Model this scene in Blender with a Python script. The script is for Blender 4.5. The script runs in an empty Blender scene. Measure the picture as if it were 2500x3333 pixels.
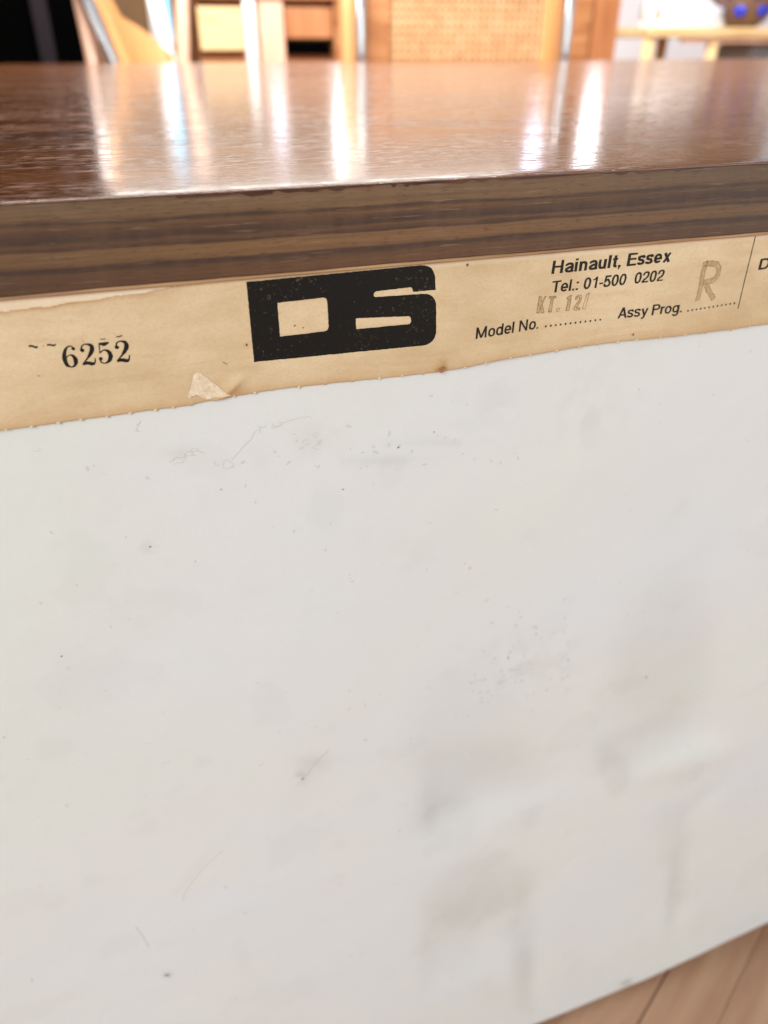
import bpy, bmesh, math, random
import numpy as np
from mathutils import Vector, Matrix
from mathutils.geometry import tessellate_polygon
random.seed(4); RNG = np.random.RandomState(7)
S = bpy.context.scene
COL = S.collection
PI = math.pi

# ------------------------------------------------------------------ camera
# world: X along the cabinet, Y into the room (0 = rear edge of the top), Z up (0 = top surface)
FPX = 2480.28
CX = Vector((0.94542146, -0.32585006, 0.0))
CY = Vector((0.17079123, 0.49553371, 0.85163179))
CZ = Vector((-0.27750427, -0.80515097, 0.52414053))
CAM = Vector((0.0, -0.18296859, 0.0277105))
cd = bpy.data.cameras.new('camera'); cam = bpy.data.objects.new('camera', cd); COL.objects.link(cam)
M = Matrix(((CX.x, CY.x, CZ.x, CAM.x), (CX.y, CY.y, CZ.y, CAM.y), (CX.z, CY.z, CZ.z, CAM.z), (0, 0, 0, 1)))
cam.matrix_world = M
cd.sensor_fit = 'VERTICAL'; cd.sensor_height = 32.0; cd.sensor_width = 24.0
cd.lens = FPX / 3333 * 32.0
cd.clip_start = 0.01; cd.clip_end = 100
S.camera = cam
def ray(px, py):
    return CX * (px - 1250) + CY * (1666.5 - py) - CZ * FPX
def hity(px, py, y):
    v = ray(px, py); return CAM + v * ((y - CAM.y) / v.y)
def hitz(px, py, z):
    v = ray(px, py); return CAM + v * ((z - CAM.z) / v.z)
YP = 0.0016                      # face of the rear panel
def P(px, py):                   # a point of the rear panel as (x, z)
    q = hity(px, py, YP); return Vector((q.x, q.z))
cd.dof.use_dof = True
q = hity(1300, 1150, YP) - CAM
cd.dof.focus_distance = -q.dot(CZ)
cd.dof.aperture_fstop = 9.0

# ------------------------------------------------------------------ world, lamps, exposure
W = bpy.data.worlds.new('World'); S.world = W; W.use_nodes = True
bg = W.node_tree.nodes['Background']
bg.inputs[0].default_value = (0.91, 0.965, 1.0, 1); bg.inputs[1].default_value = 0.50
S.view_settings.view_transform = 'Standard'; S.view_settings.look = 'None'
S.view_settings.exposure = 0.0; S.view_settings.gamma = 1.0
def area(name, loc, target, sx, sy, power, col):
    l = bpy.data.lights.new(name, 'AREA'); l.shape = 'RECTANGLE'; l.size = sx; l.size_y = sy
    l.energy = power; l.color = col
    o = bpy.data.objects.new(name, l); COL.objects.link(o); o.location = loc
    o.rotation_euler = (Vector(target) - Vector(loc)).to_track_quat('-Z', 'Y').to_euler()
    return o
area('window_light_behind', (-1.5, -1.9, 1.1), (0.1, 0, -0.25), 1.3, 1.3, 50, (0.965, 1.0, 0.985))
area('fill_light_side', (1.6, -1.6, 0.1), (0.1, 0, -0.35), 1.0, 0.6, 10, (0.98, 1.0, 0.98))  # added low fill to brighten the lower panel, not an actual window
area('room_light', (0.3, 0.9, 1.5), (0.8, 2.3, 0.0), 1.2, 0.9, 145, (1.0, 0.96, 0.90))

# ------------------------------------------------------------------ helpers
def link(o, parent=None):
    COL.objects.link(o)
    if parent: o.parent = parent
    return o
def tag(o, label=None, cat=None, group=None, kind=None):
    if label: o['label'] = label
    if cat: o['category'] = cat
    if group: o['group'] = group
    if kind: o['kind'] = kind
    return o
def empty(name, loc, label, cat, group=None, rz=0):
    o = bpy.data.objects.new(name, None); COL.objects.link(o); o.location = loc
    o.rotation_euler = (0, 0, rz); o.empty_display_size = .05
    return tag(o, label, cat, group)
def obj(name, bm, mat, parent=None, smooth=False, kind=None):
    me = bpy.data.meshes.new(name)
    bmesh.ops.recalc_face_normals(bm, faces=bm.faces)
    bm.to_mesh(me); bm.free()
    if smooth:
        for p in me.polygons: p.use_smooth = True
    me.materials.append(mat)
    o = bpy.data.objects.new(name, me); link(o, parent)
    if kind: o['kind'] = kind
    return o
def rawobj(name, verts, faces, mat, parent=None, smooth=False, kind=None):
    me = bpy.data.meshes.new(name); me.from_pydata([tuple(v) for v in verts], [], faces); me.update()
    if smooth:
        for p in me.polygons: p.use_smooth = True
    me.materials.append(mat)
    o = bpy.data.objects.new(name, me); link(o, parent)
    if kind: o['kind'] = kind
    return o
def box(bm, x0, x1, y0, y1, z0, z1, bev=0.0, seg=2, mat=None):
    r = bmesh.ops.create_cube(bm, size=1)
    vs = r['verts']
    for v in vs:
        v.co = Vector((x0 + (v.co.x + .5) * (x1 - x0), y0 + (v.co.y + .5) * (y1 - y0), z0 + (v.co.z + .5) * (z1 - z0)))
    if bev > 0:
        es = list({e for v in vs for e in v.link_edges})
        r = bmesh.ops.bevel(bm, geom=es, offset=bev, segments=seg, affect='EDGES', profile=.5)
        vs = list({v for f in r['faces'] for v in f.verts} | {v for v in vs if v.is_valid})
    if mat is not None:
        for v in vs: v.co = mat @ v.co
    return vs
def BX(*a, **k):
    bm = bmesh.new(); box(bm, *a, **k); return bm
def tube(bm, pts, rad, n=14, cap=True):
    pts = [Vector(p) for p in pts]; rings = []
    rads = rad if isinstance(rad, (list, tuple)) else [rad] * len(pts)
    up = None
    for i, p in enumerate(pts):
        t = (pts[min(i + 1, len(pts) - 1)] - pts[max(i - 1, 0)]).normalized()
        if up is None: up = t.orthogonal().normalized()
        a = (up - t * up.dot(t)).normalized(); b = t.cross(a); up = a
        rings.append([bm.verts.new(p + (a * math.cos(2 * PI * k / n) + b * math.sin(2 * PI * k / n)) * rads[i]) for k in range(n)])
    for i in range(len(rings) - 1):
        for k in range(n):
            bm.faces.new((rings[i][k], rings[i][(k + 1) % n], rings[i + 1][(k + 1) % n], rings[i + 1][k]))
    if cap:
        bm.faces.new(rings[0][::-1]); bm.faces.new(rings[-1])
def smoothpath(pts, n=6):
    out = []; pts = [Vector(p) for p in pts]
    for i in range(len(pts) - 1):
        p0 = pts[max(i - 1, 0)]; p1 = pts[i]; p2 = pts[i + 1]; p3 = pts[min(i + 2, len(pts) - 1)]
        for k in range(n):
            t = k / n
            out.append(.5 * ((2 * p1) + (p2 - p0) * t + (2 * p0 - 5 * p1 + 4 * p2 - p3) * t * t + (-p0 + 3 * p1 - 3 * p2 + p3) * t ** 3))
    out.append(pts[-1]); return out
def lathe(bm, prof, n=28, c=(0, 0, 0)):
    rings = []
    for r, z in prof:
        rings.append([bm.verts.new((c[0] + r * math.cos(2 * PI * k / n), c[1] + r * math.sin(2 * PI * k / n), c[2] + z)) for k in range(n)])
    for i in range(len(rings) - 1):
        for k in range(n):
            bm.faces.new((rings[i][k], rings[i][(k + 1) % n], rings[i + 1][(k + 1) % n], rings[i + 1][k]))
    bm.faces.new(rings[0][::-1]); bm.faces.new(rings[-1])

def srgb(r, g, b):
    f = lambda c: (c / 255 / 12.92) if c / 255 <= .04045 else ((c / 255 + .055) / 1.055) ** 2.4
    return (f(r), f(g), f(b), 1)

# ------------------------------------------------------------------ materials
class Mat:
    def __init__(s, name, col=(.5, .5, .5, 1), rough=.5, **k):
        s.m = bpy.data.materials.new(name); s.m.use_nodes = True; s.nt = s.m.node_tree
        s.b = s.nt.nodes['Principled BSDF']; s.b.inputs['Base Color'].default_value = col
        s.b.inputs['Roughness'].default_value = rough
        for a, v in k.items(): s.b.inputs[a.replace('_', ' ')].default_value = v
    def n(s, t, **k):
        x = s.nt.nodes.new(t)
        for a, v in k.items(): setattr(x, a, v)
        return x
    def l(s, a, b): s.nt.links.new(a, b)
    def coords(s, scale=(1, 1, 1), kind='Object', loc=(0, 0, 0), rot=(0, 0, 0)):
        t = s.n('ShaderNodeTexCoord'); mp = s.n('ShaderNodeMapping')
        mp.inputs['Scale'].default_value = scale; mp.inputs['Location'].default_value = loc; mp.inputs['Rotation'].default_value = rot
        s.l(t.outputs[kind], mp.inputs[0]); return mp.outputs[0]
    def noise(s, vec, scale=1, detail=4, rough=.55, dist=0):
        x = s.n('ShaderNodeTexNoise'); x.inputs['Scale'].default_value = scale; x.inputs['Detail'].default_value = detail
        x.inputs['Roughness'].default_value = rough; x.inputs['Distortion'].default_value = dist
        s.l(vec, x.inputs['Vector']); return x.outputs['Fac']
    def ramp(s, fac, stops, interp='LINEAR'):
        r = s.n('ShaderNodeValToRGB'); r.color_ramp.interpolation = interp
        e = r.color_ramp.elements
        while len(e) < len(stops): e.new(.5)
        for i, (p, c) in enumerate(stops):
            e[i].position = p; e[i].color = c if len(c) == 4 else (*c, 1)
        s.l(fac, r.inputs[0]); return r.outputs[0]
    def mix(s, f, a, b, mode='MIX'):
        x = s.n('ShaderNodeMix', data_type='RGBA', blend_type=mode)
        for i, v in ((0, f), (6, a), (7, b)):
            if hasattr(v, 'is_linked') or hasattr(v, 'links'): s.l(v, x.inputs[i])
            else: x.inputs[i].default_value = v
        return x.outputs[2]
    def math(s, op, a, b=0.0, c=0.0, clamp=False):
        x = s.n('ShaderNodeMath', operation=op, use_clamp=clamp)
        for i, v in enumerate((a, b, c)):
            if hasattr(v, 'links'): s.l(v, x.inputs[i])
            else: x.inputs[i].default_value = v
        return x.outputs[0]
    def bump(s, h, strength=.3, dist=.001):
        x = s.n('ShaderNodeBump'); x.inputs['Strength'].default_value = strength; x.inputs['Distance'].default_value = dist
        s.l(h, x.inputs['Height'])
        old = s.b.inputs['Normal']
        if old.is_linked: s.l(old.links[0].from_socket, x.inputs['Normal'])
        s.l(x.outputs[0], s.b.inputs['Normal'])
    def col(s, c): s.l(c, s.b.inputs['Base Color'])
    def rough(s, c): s.l(c, s.b.inputs['Roughness'])
g = lambda v: (v, v, v, 1)

# glossy teak top: reddish ground, long figure along X, open pores
t = Mat('teak_top', rough=.16)
fig = t.noise(t.coords((1.2, 42, 42)), 1, 5, .6, .4)
fine = t.noise(t.coords((14, 600, 600)), 1, 3, .6)
c1 = t.ramp(fig, [(.28, srgb(72, 36, 8)), (.5, srgb(130, 70, 14)), (.72, srgb(158, 96, 26))])
c1 = t.mix(t.math('MULTIPLY', fine, .45), c1, srgb(60, 26, 10))
pore = t.noise(t.coords((260, 3000, 3000)), 1, 2, .5, .2)
patch = t.noise(t.coords((9, 60, 60), loc=(3, 1, 0)), 1, 3, .5)
pm = t.math('GREATER_THAN', pore, t.math('MULTIPLY_ADD', patch, -.32, .84))
c1 = t.mix(pm, c1, srgb(38, 16, 8)); t.col(c1)
t.rough(t.math('MULTIPLY_ADD', fig, .12, .17))
gm = t.ramp(t.noise(t.coords((12, 45, 45), loc=(7, 2, 0)), 1, 3, .6), [(.38, g(.1)), (.62, g(1))])
dash = t.ramp(t.noise(t.coords((95, 520, 520)), 1, 2, .6), [(.53, g(0)), (.60, g(1))])
dash2 = t.ramp(t.noise(t.coords((180, 1000, 1000), loc=(1, 4, 0)), 1, 2, .5), [(.54, g(0)), (.62, g(1))])
dm = t.math('MULTIPLY', t.math('MAXIMUM', dash, dash2), gm)
t.bump(t.math('MULTIPLY', dm, -1.0), .9, .0011)
t.bump(t.noise(t.coords((22, 150, 150)), 1, 4, .65), .4, .0009)
t.bump(t.noise(t.coords((500, 900, 500)), 1, 3, .6), .15, .00012)
t.rough(t.math('MULTIPLY_ADD', dm, .30, t.math('MULTIPLY_ADD', fig, .10, .12)))
t.b.inputs['Coat Weight'].default_value = 1.0; t.b.inputs['Coat IOR'].default_value = 1.55
t.l(t.math('MULTIPLY_ADD', dm, .28, .13), t.b.inputs['Coat Roughness'])
TEAK = t.m

# rear edge veneer: bands of grain along X (dark streaks as they run across the photo)
t = Mat('edge_veneer', rough=.5)
tc = t.n('ShaderNodeTexCoord'); sep = t.n('ShaderNodeSeparateXYZ'); t.l(tc.outputs['Object'], sep.inputs[0])
xz = t.coords((5.5, 1, 55)); wob = t.noise(xz, 1, 3, .5)
wob2 = t.noise(t.coords((45, 1, 500)), 1, 3, .6)
zz = t.math('MULTIPLY', sep.outputs['Z'], -50.0)                # 0 top .. 1 bottom
zz = t.math('MULTIPLY_ADD', sep.outputs['X'], -.10, zz)
zz = t.math('ADD', zz, t.math('MULTIPLY_ADD', wob, .20, -.09))
zz = t.math('ADD', zz, t.math('MULTIPLY_ADD', wob2, .08, -.04))
B1, B2, D1, D2, L1 = srgb(122, 90, 58), srgb(108, 74, 46), srgb(66, 43, 32), srgb(80, 52, 36), srgb(138, 100, 62)
vc = t.ramp(zz, [(0, B2), (.13, srgb(122, 94, 66)), (.24, B1), (.28, D1), (.33, B2), (.40, D2), (.46, D1), (.50, B2), (.545, D1), (.575, L1), (.70, srgb(132, 94, 58)), (.74, D1), (.775, D2), (.81, B2), (.90, srgb(102, 66, 42)), (.97, B2)])
st = t.noise(t.coords((9, 1, 1300)), 1, 5, .75)
vc = t.mix(t.ramp(st, [(.42, g(0)), (.75, g(.55))]), vc, srgb(50, 32, 23))
bl = t.noise(t.coords((130, 1, 60)), 1, 3, .6)
vc = t.mix(t.ramp(bl, [(.45, g(0)), (.8, g(.25))]), vc, srgb(138, 104, 72))
fl = t.noise(t.coords((60, 1, 1300), loc=(4, 0, 2)), 1, 3, .6)
vc = t.mix(t.ramp(fl, [(.60, g(0)), (.72, g(.45))]), vc, srgb(168, 142, 116))
bro = t.noise(t.coords((4, 1, 18), loc=(1, 0, 5)), 1, 2, .5)
vc = t.mix(t.ramp(bro, [(.35, g(.45)), (.6, g(0))]), vc, srgb(52, 32, 18))
pv = t.noise(t.coords((260, 1, 3200)), 1, 2, .5)
vc = t.mix(t.ramp(pv, [(.60, g(0)), (.66, g(.55))]), vc, srgb(54, 34, 24))
t.col(vc); t.bump(st, .25, .0002); t.bump(bl, .15, .0002)
VENEER = t.m

t = Mat('varnish_lip', rough=.28)                                # dark runs of varnish along the top arris
n1 = t.noise(t.coords((60, 10, 300)), 1, 3, .6)
t.col(t.ramp(n1, [(.35, srgb(56, 28, 14)), (.65, srgb(92, 58, 38))])); VARN = t.m
t = Mat('pale_lipping', rough=.6)
n1 = t.noise(t.coords((40, 10, 900)), 1, 4, .6)
t.col(t.ramp(n1, [(.3, srgb(150, 112, 80)), (.7, srgb(190, 152, 112))])); t.bump(n1, .2, .0002); LIP = t.m

# aged paper of the label
t = Mat('aged_paper', rough=.78)
ob = t.coords()
big = t.noise(t.coords((26, 1, 60)), 1, 4, .6); hor = t.noise(t.coords((22, 1, 130)), 1, 5, .65, 1.2)
fibre = t.noise(t.coords((900, 900, 1400)), 1, 4, .7); mid = t.noise(t.coords((170, 1, 170)), 1, 4, .65)
pc = t.ramp(big, [(.30, srgb(204, 177, 138)), (.5, srgb(218, 193, 155)), (.70, srgb(227, 205, 170))])
pc = t.mix(t.ramp(hor, [(.50, g(0)), (.74, g(.42))]), pc, srgb(192, 154, 112))
pc = t.mix(t.ramp(mid, [(.50, g(0)), (.8, g(.4))]), pc, srgb(206, 170, 124))
pc = t.mix(t.ramp(fibre, [(.45, g(0)), (.85, g(.30))]), pc, srgb(170, 128, 88))
at = t.n('ShaderNodeAttribute', attribute_name='mark')
pc = t.mix(at.outputs['Fac'], pc, srgb(176, 128, 78))
at2 = t.n('ShaderNodeAttribute', attribute_name='pale')
pc = t.mix(at2.outputs['Fac'], pc, srgb(238, 222, 200))
t.col(pc); t.bump(fibre, .22, .00008); t.bump(big, .3, .0006); PAPER = t.m
t = Mat('paper_core', srgb(236, 214, 186), .9)
n1 = t.noise(t.coords((900, 900, 900)), 1, 4, .7)
t.col(t.ramp(n1, [(.3, srgb(212, 184, 150)), (.55, srgb(228, 208, 182)), (.78, srgb(240, 232, 216))])); t.bump(n1, .6, .0003); CORE = t.m
NUBM = Mat('nub_paper', srgb(214, 202, 176), .85).m
t = Mat('paper_brown_fleck', rough=.7)
n1 = t.noise(t.coords((600, 600, 600)), 1, 4, .7)
t.col(t.ramp(n1, [(.35, srgb(120, 78, 44)), (.6, srgb(186, 136, 90))])); t.bump(n1, .5, .0003); FLECK = t.m

def ink(name, a, b, scale, th, rough=.5):
    t = Mat(name, rough=rough)
    n = t.noise(t.coords((scale, scale, scale)), 1, 5, .75); m2 = t.noise(t.coords((90, 90, 90)), 1, 3, .6)
    f = t.math('ADD', n, t.math('MULTIPLY_ADD', m2, .22, -.11))
    t.col(t.ramp(f, [(th, a), (th + .06, b)])); t.bump(n, .5, .00012); t.b.inputs['Specular IOR Level'].default_value = .2; return t.m
INKLOGO = ink('logo_ink', srgb(24, 22, 20), srgb(104, 92, 64), 1300, .615, .42)
INK = ink('print_ink', srgb(38, 33, 27), srgb(86, 72, 54), 1800, .58)
INKNUM = ink('number_ink', srgb(30, 28, 26), srgb(84, 72, 56), 1500, .62)
STAMP = ink('stamp_ink', srgb(126, 96, 68), srgb(172, 140, 104), 1300, .50)
STAMPW = ink('stamp_ink_faint', srgb(180, 150, 112), srgb(204, 174, 132), 900, .50)

# rear panel: faded white paint on hardboard
t = Mat('white_panel', rough=.5)
a = t.noise(t.coords((7, 1, 9)), 1, 4, .55); b = t.noise(t.coords((60, 60, 60)), 1, 5, .6); c = t.noise(t.coords((700, 700, 700)), 1, 4, .7)
d = t.noise(t.coords((13, 1, 17), loc=(5, 0, 3)), 1, 5, .6)
wc = t.ramp(a, [(.3, srgb(217, 220, 224)), (.5, srgb(220, 220, 219)), (.7, srgb(219, 222, 216))])
wc = t.mix(t.ramp(d, [(.45, g(0)), (.85, g(.2))]), wc, srgb(209, 211, 204))
wc = t.mix(t.ramp(b, [(.58, g(0)), (.8, g(.22))]), wc, srgb(206, 205, 200))
spk = t.noise(t.coords((330, 330, 330), loc=(2, 2, 2)), 1, 2, .5)
wc = t.mix(t.ramp(spk, [(.735, g(0)), (.77, g(.35))]), wc, srgb(166, 160, 152))
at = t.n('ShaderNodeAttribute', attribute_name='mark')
wc = t.mix(at.outputs['Fac'], wc, srgb(162, 163, 153))  # tints in the painted fold shade and the stains
t.col(wc); t.rough(t.math('MULTIPLY_ADD', b, .2, .42))
t.bump(c, .22, .0003); t.bump(b, .22, .0012); PANEL = t.m
CRACK = Mat('crack_grey', srgb(196, 194, 184), .7).m
SPOTC = ink('panel_speck', srgb(206, 206, 202), srgb(218, 218, 215), 700, .55, .6)
SPOTD = Mat('panel_dark_dot', srgb(95, 90, 84), .7).m
YEL = ink('old_drip', srgb(214, 212, 196), srgb(222, 221, 210), 500, .5, .5)
GAPSHADE = Mat('painted_gap_shade', srgb(70, 52, 44), .8).m

def woodmat(name, lo, mid_, hi, rough=.45, sc=(3, 60, 60), kind='Object', rnd=0.0):
    t = Mat(name, rough=rough)
    f = t.noise(t.coords(sc, kind), 1, 5, .6, .5); f2 = t.noise(t.coords(tuple(4 * v for v in sc), kind), 1, 3, .6)
    c = t.ramp(f, [(.3, lo), (.5, mid_), (.7, hi)])
    c = t.mix(t.math('MULTIPLY', f2, .3), c, lo)
    if rnd:
        oi = t.n('ShaderNodeObjectInfo'); hs = t.n('ShaderNodeHueSaturation')
        t.l(t.math('MULTIPLY_ADD', oi.outputs['Random'], rnd, 1 - rnd / 2), hs.inputs['Value']); t.l(c, hs.inputs['Color']); c = hs.outputs[0]
    t.col(c); t.bump(f2, .15, .0005); return t.m
FLOORW = woodmat('floor_oak', srgb(158, 118, 90), srgb(182, 144, 116), srgb(196, 160, 132), .45, (4, 40, 40), rnd=.16)
FLOORB = woodmat('floor_oak_far', srgb(150, 106, 76), srgb(178, 134, 104), srgb(194, 152, 122), .45, (4, 40, 40))
BEECH = woodmat('beech_wood', srgb(178, 120, 70), srgb(204, 152, 98), srgb(222, 176, 124), .4, (20, 20, 2))
HONEY = woodmat('honey_wood', srgb(128, 76, 40), srgb(164, 108, 66), srgb(186, 134, 90), .45, (3, 20, 30))
ORANGE = woodmat('orange_wood', srgb(146, 88, 50), srgb(176, 118, 76), srgb(196, 142, 102), .45, (20, 20, 3))
PALEW = woodmat('pale_wood', srgb(206, 168, 112), srgb(228, 196, 146), srgb(240, 214, 170), .4, (4, 30, 30))
PINKW = woodmat('pinkish_wood', srgb(206, 158, 132), srgb(226, 184, 160), srgb(238, 202, 182), .4, (20, 20, 3))
CANE = woodmat('cane', srgb(188, 142, 96), srgb(208, 164, 120), srgb(222, 184, 142), .5, (40, 40, 40))
CHROME = Mat('chrome', (.82, .83, .86, 1), .16, Metallic=1.0).m
BLACK = Mat('black_lacquer', (.0008, .0008, .0008, 1), 1.0, Specular_IOR_Level=.0).m
GREYP = Mat('grey_paint', srgb(30, 26, 29), .8, Specular_IOR_Level=.05).m
WHITEW = Mat('white_wall', srgb(236, 234, 240), .8).m
WARMW = Mat('warm_wall', srgb(138, 108, 76), .8).m
WHITEP = Mat('white_plastic', srgb(242, 241, 240), .35).m
CLOTH = Mat('white_canvas', srgb(240, 240, 244), .8).m
VASE = Mat('brown_glaze', srgb(120, 92, 72), .3).m
BLUE = Mat('blue_glaze', srgb(30, 50, 190), .35).m
GREYC = Mat('grey_cloth', srgb(150, 156, 164), .8).m
LEAF = Mat('leaf_green', srgb(120, 150, 60), .6).m
RED = Mat('red_fabric', srgb(196, 60, 70), .8).m
CYAN = Mat('cyan_gloss', srgb(90, 210, 240), .3).m
def emis(name, col, st):
    t = Mat(name, (0.0, 0.0, 0.0, 1), .3); t.b.inputs['Emission Color'].default_value = (*col, 1); t.b.inputs['Emission Strength'].default_value = st; return t.m
PANE_W = emis('daylit_pane', (.97, .95, 1.0), 8.0)
PANE_H = emis('added_glow_pane_high', (1.0, .96, .90), 2.3)
PANE_C = emis('daylit_pane_cyan', (.02, .5, .95), 4.0)
PANE_B = emis('daylit_pane_cool', (.72, .75, 1.0), 6.0)

# ------------------------------------------------------------------ floor
FZ = -0.4745
fb = BX(-2.5, 4.5, -1.6, 5.2, FZ - .06, FZ - .003)
floor = tag(obj('floor', fb, FLOORB), kind='structure')
a0 = hitz(2338, 3333, FZ); a1 = hitz(2490, 3013, FZ)
ang = math.atan2(a1.y - a0.y, a1.x - a0.x)
fx = Vector((math.cos(ang), math.sin(ang), 0)); fy = Vector((-math.sin(ang), math.cos(ang), 0))
pw = 0.0362; org = Vector((a0.x, a0.y, 0))
pbm = BX(0, .448, 0, pw - .0002, -.003, 0, bev=.0003, seg=1)
plank = obj('floor_plank', pbm, FLOORW, floor); first = True
for r in range(-13, 14):
    gap = .0008 if r % 3 == 0 else 0
    for k in range(-2, 2):
        o = plank if first else link(plank.copy(), floor); first = False
        off = (r * .37 % 1) * .45 if abs(r) > 4 else .235
        o.location = org + fx * (k * .449 + off) + fy * (r * pw + .0004) + Vector((0, 0, FZ + random.uniform(-.0002, .0002)))
        o.rotation_euler = (0, 0, ang); o.scale = (1, 1 - gap / pw * (1 if gap else 0), 1)

# ------------------------------------------------------------------ the cabinet
X0, X1, DEP, TH = -0.45, 1.60, 1.312, 0.0200
cab = empty('cabinet', (0.5, 0.6, FZ), 'long teak cabinet seen from behind with glossy top, stained white rear panel and paper label', 'cabinet')
CO = Vector(cab.location)
def tocab(o):
    o.parent = cab; o.matrix_parent_inverse = Matrix.Translation(-CO); return o
bm = bmesh.new()
prof = [(.00125, -TH), (.00125, -.0009), (.0000, -.00045), (.0001, -.00025), (.0004, -.00018), (.0010, -.00012), (.0022, -.00006), (.0045, -.00002), (.009, 0), (.02, 0), (DEP - .01, 0), (DEP - .001, -.0003), (DEP, -.0015), (DEP, -TH)]
xx = [X0, X0 + .001] + list(np.linspace(-.06, .24, 60)) + [X1 - .001, X1]
rows = [[bm.verts.new((x, y, z)) for y, z in prof] for x in xx]
for a_, b_ in zip(rows[:-1], rows[1:]):
    for j in range(len(prof)): bm.faces.new((a_[j], a_[(j + 1) % len(prof)], b_[(j + 1) % len(prof)], b_[j]))
bm.faces.new(rows[0][::-1]); bm.faces.new(rows[-1])
tt = tocab(obj('tabletop', bm, TEAK, smooth=True))
for p in tt.data.polygons:
    if len(p.vertices) > 4 or p.normal.z < .5: p.use_smooth = False
# veneered rear edge strip, a hair proud, slightly uneven
nx = 500; xs = np.concatenate([np.linspace(X0, -.06, 10), np.linspace(-.055, .22, nx), np.linspace(.23, X1, 20)])
def vn(x, f, s):  # smooth 1-D noise
    return math.sin(x * f + s) * .5 + math.sin(x * f * 2.3 + s * 2) * .3 + math.sin(x * f * 5.1 + s * 3) * .2
def strip(name, ztop, zbot, yf, mat, thick=.0012, rnd=.0003):
    vs = []; fs = []
    for i, x in enumerate(xs):
        zt = ztop(x); zb = zbot(x)
        prof = [(thick + yf, zt), (yf + rnd, zt), (yf, zt - rnd), (yf, zb + rnd), (yf + rnd, zb), (thick + yf, zb)]
        for (y, z) in prof: vs.append((x, y, z))
    k = 6
    for i in range(len(xs) - 1):
        for j in range(k - 1): fs.append((i * k + j, i * k + j + 1, (i + 1) * k + j + 1, (i + 1) * k + j))
    fs.append(tuple(range(k))); fs.append(tuple(range((len(xs) - 1) * k, len(xs) * k))[::-1])
    return tocab(rawobj(name, vs, fs, mat))
lipz = lambda x: -.0192 + .00012 * vn(x, 90, 1)
strip('edge_veneer', lambda x: -.00052 + .00004 * vn(x, 300, 0), lipz, 0.0, VENEER, .00115)
strip('edge_lipping', lambda x: lipz(x) - .00001, lambda x: -.02005 + .00003 * vn(x, 200, 2), 0.0001, LIP, .0012)
# ragged run of dark varnish over the top arris
def hashn(x, s):
    v = math.sin(x * 12.9898 + s * 78.233) * 43758.5453; return v - math.floor(v)
def n1d(x, f, s):
    t_ = x * f; i = math.floor(t_); u = t_ - i; u = u * u * (3 - 2 * u)
    return hashn(i, s) * (1 - u) + hashn(i + 1, s) * u
def vdepth(x):
    d = .00105 + .0007 * (n1d(x, 60, 1) - .5) + .0008 * (n1d(x, 350, 2) - .5) * n1d(x, 90, 3) * 2
    for (px_, w_, h_) in ((1282, .0007, .0011), (1325, .0006, .0007), (880, .0006, .0005), (420, .0008, .0004), (2200, .001, .0004)):
        c_ = hity(px_, 590, 0).x
        d += h_ * math.exp(-((x - c_) / w_) ** 2)
    if n1d(x, 25, 9) > .72: d *= .35
    return -max(d, .0002)
vsx = np.linspace(-.055, .21, 900); vs = []; fs = []
for x in vsx:
    for (y, z) in ((.00012, -.00034), (-.00008, -.00042), (-.00010, -.0006), (-.00007, min(vdepth(x), -.00065))): vs.append((x, y, z))
for i in range(len(vsx) - 1):
    for j in range(3): fs.append((i * 4 + j, i * 4 + j + 1, (i + 1) * 4 + j + 1, (i + 1) * 4 + j))
tocab(rawobj('varnish_run', vs, fs, VARN))

# white rear panel: fine grid with real waves, dents and creases
gx = np.concatenate([np.linspace(X0 + .004, -.125, 5)[:-1], np.linspace(-.125, .37, 520), np.linspace(.37, X1 - .004, 9)[1:]])
nz = 470
def zbot(x):
    return np.where(x < .235, -.4693, np.where(x < .34, -.4693 + (x - .235) ** 1.0 * .135, -.4551))
GX, T = np.meshgrid(gx, np.linspace(0, 1, nz), indexing='ij')
GZ = -.0203 + T * (zbot(GX) + .0203)
HT = np.zeros_like(GX); MK = np.zeros_like(GX)
def ell(px, py, ax, ay, ang_):
    c_ = P(px, py); u = Vector((math.cos(ang_), math.sin(ang_))); w = Vector((-u.y, u.x))
    A = P(px + u.x * ax, py + u.y * ax) - c_; B = P(px + w.x * ay, py + w.y * ay) - c_
    det = A.x * B.y - A.y * B.x
    dx = GX - c_.x; dz = GZ - c_.y
    return (dx * B.y - dz * B.x) / det, (A.x * dz - A.y * dx) / det
def fbm(fr, seed, octs=4):
    r = np.random.RandomState(seed); out = 0; amp = 1; tot = 0
    for o_ in range(octs):
        n_ = 64; G_ = r.rand(n_, n_); u = (GX + 1) * fr * 2 ** o_; v = (GZ + 1) * fr * 2 ** o_
        i = np.floor(u).astype(int); j = np.floor(v).astype(int); a_ = u - i; b_ = v - j
        a_ = a_ * a_ * (3 - 2 * a_); b_ = b_ * b_ * (3 - 2 * b_); i %= n_; j %= n_; i1 = (i + 1) % n_; j1 = (j + 1) % n_
        out = out + amp * (G_[i, j] * (1 - a_) * (1 - b_) + G_[i1, j] * a_ * (1 - b_) + G_[i, j1] * (1 - a_) * b_ + G_[i1, j1] * a_ * b_)
        tot += amp; amp *= .5
    return out / tot
# heights (metres, + is towards the camera): soft plateaus and folds
def sig(v, w): return 1 / (1 + np.exp(-np.clip(v / w, -30, 30)))
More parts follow.
